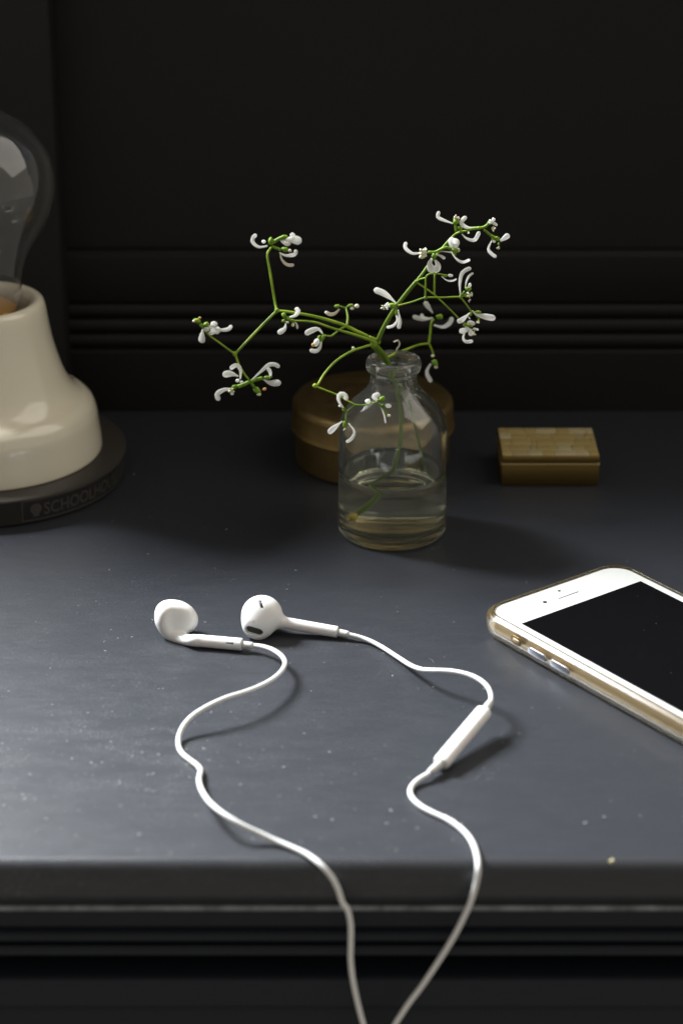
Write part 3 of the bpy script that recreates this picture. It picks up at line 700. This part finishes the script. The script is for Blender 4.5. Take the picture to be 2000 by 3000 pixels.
# to the left
stem(fc, [(1568, 600), (1350, 495), (1150, 400), (800, 290), (500, 225), (250, 185), (70, 165)], (YS, YS + 4), .95, .62)
stem(fc, [(1568, 600), (1750, 680)], (YS, YS), .95, 1.0)
stem(fc, [(1750, 700), (1568, 640), (1300, 550), (1080, 488), (900, 430), (720, 365), (550, 340), (340, 330)], (YS, YS - 6), .72, .42)
stem(fc, [(1190, 420), (1080, 480), (1030, 525), (945, 582), (840, 572)], (YS + 1, YS - 3), .55, .4)
stem(fc, [(1210, 410), (1222, 260), (1195, 125)], (YS + 1, YS + 8), .6, .42)
stem(fc, [(1195, 125), (1120, 100), (1040, 85)], (YS + 8, YS + 8), .4, .36)
stem(fc, [(1195, 125), (1240, 85), (1310, 75)], (YS + 8, YS + 8), .4, .36)
stem(g3, [(910, 1030), (890, 930), (850, 680), (825, 520), (858, 455)], (YS + 4, YS + 16), .62, .56)
stem(g3, [(912, 1035), (800, 1145), (680, 1270), (530, 1430)], (YS + 4, YS - 2), .66, .58)
stem(g3, [(530, 1432), (480, 1400), (380, 1325), (290, 1260), (245, 1205)], (YS - 2, YS + 2), .5, .4)
stem(g3, [(530, 1432), (560, 1520), (610, 1610), (655, 1668)], (YS - 2, YS - 5), .52, .42)
for f_, u, v, y in ((g3, 912, 1032, YS + 4), (g3, 528, 1432, YS - 2), (g4, 620, 770, YS - 2), (g4, 708, 915, YS - 6), (g4, 1030, 906, YS - 6)):
    mesh('stem_node', *blob(on_y(*f_(u, v), y), .95 if f_ is g3 else .72, None, 1.1, u, .2), 'stem', sprig)
# to the front, drooping before the bottle
stem(g5, [(770, 85), (680, 112), (560, 155), (430, 235), (320, 350), (250, 465)], (YS, 803), .62, .5)
stem(g5, [(225, 470), (320, 510), (430, 553), (520, 605), (595, 642)], (803, 799), .5, .38)
stem(g5, [(595, 642), (550, 680), (515, 715), (510, 795)], (799, 799), .36, .3)
stem(g5, [(595, 642), (660, 648), (730, 635), (810, 612)], (799, 799), .36, .3)
mesh('stem_node', *blob(on_y(*g5(228, 470), 803), .95, None, 1.0, 2, .3), 'stem', sprig)
mesh('stem_node', *blob(on_y(*g5(578, 128), YS - 4), .7, None, 1.2, 4, .3), 'frill', sprig)
# behind the mouth, to the right
stem(g4, [(360, 1465), (450, 1420), (540, 1388), (640, 1350), (738, 1335)], (832, 862), .55, .55)
stem(g4, [(740, 1335), (752, 1240), (760, 1150), (785, 1110)], (862, 866), .6, .5)
stem(g4, [(740, 1335), (765, 1390), (782, 1440)], (862, 862), .5, .42)
stem(g4, [(440, 1395), (472, 1345), (455, 1308), (418, 1322)], (846, 846), .22, .3, 'tendril', 'faded')

flower(fa, YS + 16, [('c', 575, 280, 85, 0, -1, 1.35), ('s', [(590, 330), (700, 260), (780, 215), (900, 165)], 42), ('c', 890, 190, 62, 1, -.3, 1.5), ('s', [(600, 400), (720, 450), (800, 480)], 36), ('c', 900, 470, 75, 1, .1, 1.4),
    ('p', [(500, 390), (300, 415), (165, 310), (170, 200), (250, 125)], 105, {'base': .55}), ('b', 410, 290, 52),
    ('p', [(840, 270), (1000, 240), (1140, 250), (1275, 310)], 230, {'base': .3}), ('p', [(880, 330), (980, 290), (1080, 170), (1010, 120)], 150), ('p', [(760, 230), (860, 310), (960, 350), (1020, 300)], 110),
    ('b', 1010, 500, 48, {'m': 'faded'}),
    ('p', [(790, 560), (900, 610), (1040, 610), (1140, 570), (1145, 470)], 100, {'base': .5}), ('p', [(790, 540), (815, 680), (900, 790), (1000, 835), (1110, 825)], 85, {'base': .5, 'm': 'faded'})])
flower(g3, YS + 2, [('s', [(250, 1200), (210, 1160)], 16), ('c', 180, 1128, 33, -1, -.4, 1.2), ('c', 262, 1162, 32, 1, -.5, 1.2),
    ('b', 205, 1100, 14, {'m': 'brown'}), ('b', 150, 1130, 16, {'m': 'frill'}),
    ('p', [(255, 1195), (310, 1185), (350, 1215), (375, 1180)], 95), ('p', [(300, 1200), (330, 1160), (345, 1132)], 70), ('p', [(350, 1205), (420, 1212), (470, 1200), (497, 1165)], 46, {'base': .7}),
    ('p', [(235, 1205), (228, 1255), (222, 1332)], 74), ('b', 310, 1240, 26, {'m': 'petal'}), ('b', 265, 1205, 30)])
flower(fb, YS - 5, [('s', [(800, 480), (650, 550), (540, 585)], 42), ('c', 475, 600, 70, -1, .4, 1.3), ('s', [(810, 480), (930, 440), (1060, 405)], 40), ('c', 1150, 400, 62, 1, 0, 1.4), ('s', [(830, 510), (890, 610)], 32), ('c', 950, 670, 90, .8, .8, 1.3),
    ('p', [(430, 650), (270, 650), (120, 740), (150, 885)], 125, {'base': .6}), ('f', 400, 670, 60), ('b', 425, 735, 38),
    ('p', [(595, 430), (600, 250), (520, 140), (380, 220)], 112, {'base': .5, 'blunt': .7}), ('p', [(560, 370), (400, 320), (225, 345)], 160, {'base': .3}), ('b', 540, 460, 46), ('b', 625, 490, 40),
    ('p', [(835, 445), (1050, 250), (1200, 130), (1320, 125), (1420, 185)], 105, {'base': .4}), ('p', [(1230, 400), (1215, 280), (1160, 190)], 100, {'base': .8}), ('p', [(1070, 435), (1240, 510), (1450, 495)], 165, {'base': .25}), ('b', 1240, 380, 30, {'m': 'calyx'}),
    ('b', 985, 745, 50, {'m': 'frill'}), ('b', 1105, 640, 40, {'m': 'brown', 'd': (1, -.4), 'st': 1.4})])
flower(fc, YS - 6, [('c', 180, 250, 52, -.3, -1, 1.3), ('c', 175, 335, 36, -1, 0, 1.2), ('s', [(210, 270), (280, 318), (340, 330)], 26), ('c', 330, 375, 32, 0, 1, 1.3),
    ('p', [(265, 270), (360, 245), (405, 170), (355, 125)], 95, {'base': .45}), ('p', [(205, 375), (185, 465), (75, 540)], 105, {'base': .3}), ('b', 325, 400, 34, {'m': 'frill', 'd': (0, 1)}), ('p', [(350, 345), (385, 385), (400, 468)], 45, {'base': .6}), ('b', 235, 355, 26, {'m': 'faded'})])
flower(fc, YS - 3, [('s', [(840, 572), (820, 600), (780, 660)], 30), ('c', 755, 610, 42, -.6, 1, 1.4),
    ('p', [(815, 550), (745, 470), (640, 490), (520, 550)], 110, {'base': .35, 'm': 'petal'}), ('b', 710, 690, 62, {'d': (-.5, 1), 'st': 1.5, 'm': 'petal'}), ('b', 655, 730, 36, {'d': (0, 1), 'm': 'brown', 'dy': -1.0}), ('p', [(795, 640), (765, 770), (700, 830), (595, 810)], 82, {'base': .5})])
flower(fc, YS + 8, [('c', 1045, 92, 44, -1, .3, 1.3), ('c', 1270, 80, 40, 1, -.2, 1.4), ('p', [(1085, 135), (1025, 205), (940, 228), (865, 190)], 72, {'m': 'faded', 'base': .6}), ('b', 1370, 92, 44, {'m': 'faded'}), ('b', 1295, 130, 34, {'m': 'faded'}), ('b', 870, 195, 30, {'m': 'petal'})])
flower(fd, YS - 7, [('c', 650, 740, 105, -1, .05, 1.25), ('c', 790, 700, 55, 1, 0, 1.2), ('c', 785, 930, 60, 0, 1, 1.9), ('f', 515, 735, 90, 'petal'), ('f', 420, 790, 60), ('p', [(810, 690), (620, 520), (420, 380), (140, 270)], 215, {'base': .22, 'dy': -1.5}),
    ('p', [(790, 1010), (815, 1160), (700, 1310), (505, 1360)], 105, {'base': .7, 'dy': -2}), ('p', [(845, 850), (880, 1060), (895, 1230), (840, 1400)], 125, {'base': .35})])
flower(fg, YS - 7, [('s', [(450, 890), (560, 760)], 22), ('c', 660, 700, 88, 1, -.2, 1.1), ('s', [(450, 910), (560, 880)], 26), ('c', 600, 870, 72, 1, .05, 1.2), ('f', 700, 880, 85), ('f', 685, 1020, 38, 'faded'), ('b', 640, 800, 34, {'m': 'petal'}),
    ('p', [(445, 870), (430, 560), (500, 260), (735, 125)], 125, {'base': .38, 'dy': -.8}), ('p', [(572, 690), (605, 500), (680, 350), (795, 262)], 85, {'base': .4}), ('b', 695, 605, 58, {'d': (.25, -1), 'st': 1.45})])
flower(fg, YS - 8, [('c', 920, 1325, 55, 1, .1, 2.0), ('c', 725, 1385, 48, -.2, 1, 1.5), ('s', [(740, 1290), (830, 1380), (900, 1480)], 20), ('c', 940, 1530, 40, 0, 1, 1.2), ('f', 915, 1600, 42),
    ('p', [(760, 1290), (900, 1400), (1150, 1460), (1395, 1500)], 190, {'base': .25}), ('p', [(690, 1350), (560, 1480), (440, 1570), (350, 1540)], 165, {'base': .3}), ('p', [(650, 1420), (670, 1470), (710, 1515)], 52)])
flower(fg, YS - 9, [('c', 560, 1660, 60, -.6, 1, 1.3), ('c', 710, 1690, 55, 1, .3, 1.7), ('s', [(520, 1620), (640, 1690), (760, 1700)], 26),
    ('p', [(570, 1690), (620, 1790), (520, 1830), (420, 1800)], 190, {'base': .4, 'dy': -2.5}), ('p', [(620, 1660), (690, 1590), (840, 1660)], 125), ('p', [(640, 1750), (710, 1820), (720, 1975)], 160, {'dy': -2}), ('p', [(550, 1890), (520, 2040), (600, 2130), (790, 2110)], 112, {'base': .6, 'blunt': .75}), ('f', 840, 1770, 75, 'petal'), ('f', 795, 1900, 62)])
flower(fe, YS + 2, [('c', 490, 310, 78, .2, -1, 1.1), ('s', [(490, 505), (480, 370)], 26), ('s', [(560, 500), (600, 420)], 26), ('c', 560, 440, 42, 1, 0, 1.2), ('f', 500, 245, 52, 'faded'), ('p', [(440, 355), (290, 300), (150, 230), (170, 115)], 78, {'base': .5}),
    ('p', [(890, 430), (720, 435), (590, 340), (690, 215)], 98, {'base': .5}), ('p', [(600, 550), (700, 645), (850, 670), (945, 505)], 88, {'base': .4}), ('p', [(700, 490), (730, 520), (725, 550)], 50)])
flower(fe, YS + 1, [('c', 930, 440, 50, 1, 0, 1.3), ('s', [(690, 485), (800, 455), (930, 440), (1040, 415), (1120, 350)], 26), ('c', 1140, 335, 50, 1, -.5, 1.5), ('f', 1205, 335, 72, 'petal'), ('f', 1195, 450, 45), ('s', [(1030, 470), (1100, 530), (1165, 590)], 24)])
flower(fe, YS, [('c', 1270, 640, 58, 1, .2, 1.2), ('c', 1200, 650, 40, 0, 1, 1.4), ('s', [(1160, 585), (1250, 630)], 28), ('p', [(1175, 680), (1110, 840), (1170, 930), (1265, 1000)], 80, {'base': .45}), ('p', [(1335, 690), (1410, 640), (1515, 565)], 125, {'base': .55}), ('b', 1220, 700, 32), ('c', 1310, 745, 28, 0, 1, 1.5), ('f', 1290, 810, 34)])
flower(ff_, YS - 3, [('s', [(600, 340), (700, 345), (780, 325), (900, 265), (1010, 235)], 30), ('c', 1150, 300, 82, 1, .2, 1.1), ('s', [(1010, 245), (1090, 290)], 32), ('c', 1160, 390, 34, 0, 1, 1.2), ('f', 510, 370, 95, 'frill'), ('f', 470, 450, 48), ('f', 515, 300, 52, 'petal'),
    ('p', [(450, 355), (270, 370), (120, 250), (140, 125)], 92, {'base': .6}), ('p', [(1120, 260), (1090, 160), (1110, 25)], 190, {'base': .6, 'blunt': .6}), ('p', [(1170, 255), (1190, 160), (1150, 50)], 165, {'base': .6, 'blunt': .6, 'dy': -2}),
    ('p', [(860, 328), (960, 330), (1080, 345)], 40, {'base': .7}), ('p', [(1075, 330), (1170, 470), (1310, 555), (1475, 500)], 72, {'base': .5}), ('f', 1235, 300, 40)])
flower(ff_, YS - 4, [('c', 710, 425, 62, 0, 1, 1.2), ('p', [(750, 390), (850, 415), (955, 480)], 72, {'base': .35}), ('p', [(672, 470), (630, 590), (700, 775)], 185, {'base': .35, 'dy': -2.6, 'blunt': .55}), ('p', [(745, 500), (800, 620), (745, 775)], 185, {'base': .35, 'dy': -3.2, 'blunt': .55})])
flower(ff_, YS - 7, [('c', 940, 830, 45, 1, .1, 1.6), ('b', 1060, 830, 42, {'d': (1, .1), 'st': 1.7}), ('p', [(880, 850), (980, 930), (1090, 945), (1195, 905)], 52, {'base': .5})])
flower(g4, 866, [('c', 838, 1090, 36, 1, 0, 1.1), ('p', [(775, 1055), (735, 1000), (700, 948)], 55, {'base': .4}), ('p', [(775, 1100), (690, 1112), (590, 1085)], 52, {'base': .5}), ('p', [(760, 1110), (690, 1100), (668, 1062)], 42, {'base': .6}), ('p', [(785, 1165), (865, 1185), (930, 1150), (955, 1092)], 50, {'base': .5})])
flower(g4, 862, [('c', 795, 1515, 36, .4, 1, 1.4), ('b', 775, 1450, 18, {'m': 'frill'}), ('b', 805, 1555, 18, {'m': 'faded'}), ('p', [(758, 1520), (720, 1600), (762, 1695)], 48, {'base': .6})])
flower(g5, 799, [('c', 492, 690, 24, .3, 1, 1.1), ('c', 500, 825, 27, 0, 1, 1.5), ('p', [(492, 680), (445, 610), (450, 552), (500, 550), (518, 605)], 50, {'base': .45, 'dy': -.5}), ('b', 455, 655, 15), ('f', 497, 868, 14), ('p', [(478, 795), (430, 835), (348, 908)], 58, {'base': .25, 'dy': -.6}), ('p', [(535, 815), (590, 890), (565, 955), (512, 990)], 36, {'base': .45})])
flower(g5, 799, [('c', 842, 590, 32, .6, -.4, 1.2), ('c', 855, 650, 20, 1, .2, 1.4), ('p', [(800, 605), (765, 570), (825, 545)], 55, {'base': .7, 'dy': -.6}), ('b', 900, 655, 26, {'d': (1, .2), 'st': 1.4}), ('s', [(820, 630), (840, 670), (860, 700), (890, 730)], 7), ('p', [(830, 660), (862, 740), (876, 815)], 22, {'base': .6}), ('b', 905, 745, 18, {'m': 'frill'}), ('b', 712, 612, 27)])

# ------------------------------------------------------------------ crumb and dust on the desk
cp = on_z(1790, 2524, .5)
cr = mesh('crumb', *blob(cp, .62, (1, .3, 0), 1.5, 9, 1.0, 8, 6), 'crumb', None, smooth=False, at=cp)
cr['label'] = 'tiny pale yellow crumb lying on the front edge of the desk'; cr['category'] = 'crumb'
dv = []
for k in range(900):
    x = random.gauss(-55, 80); y = random.uniform(592, 790) if random.random() < .8 else random.uniform(790, 900)
    if random.random() < .22: x, y = random.gauss(-80, 30), random.gauss(655, 30)
    if not (-150 < x < 150 and 592 < y < 920): continue
    s_ = random.choice((.08, .09, .1, .12, .12, .15, .2, .3)) * (1.25 if y < 660 else .85)
    a = random.uniform(0, 6.28)
    v_, f_ = blob((x, y, s_ * .25), s_, (math.cos(a), math.sin(a), .1), random.uniform(1, 2.4), k, .9, 5, 4)
    dv.append(([(p[0], p[1], max(s_ * .25 + (p[2] - s_ * .25) * .4, .01)) for p in v_], f_))
for k in range(5):
    x, y = random.uniform(-60, 60), random.uniform(620, 740); a = random.uniform(0, 3.1)
    dv.append(tube([(x, y, .12), (x + 2 * math.cos(a), y + 2 * math.sin(a), .25), (x + 3.6 * math.cos(a + .2), y + 3.6 * math.sin(a + .2), .12)], .05, 5))
for k in range(16):                                             # and a little on the phone
    x, y = random.uniform(-28, 28), random.uniform(-20, 66); s_ = random.choice((.05, .06, .07, .1))
    dv.append(blob(pf(x, y, 8.6), s_, (1, 0, .1), random.uniform(1, 2), k, .6, 5, 4))
du = mesh('dust', *join(*dv), 'dust', None, smooth=False, at=(0, 700, 0)); du['kind'] = 'stuff'
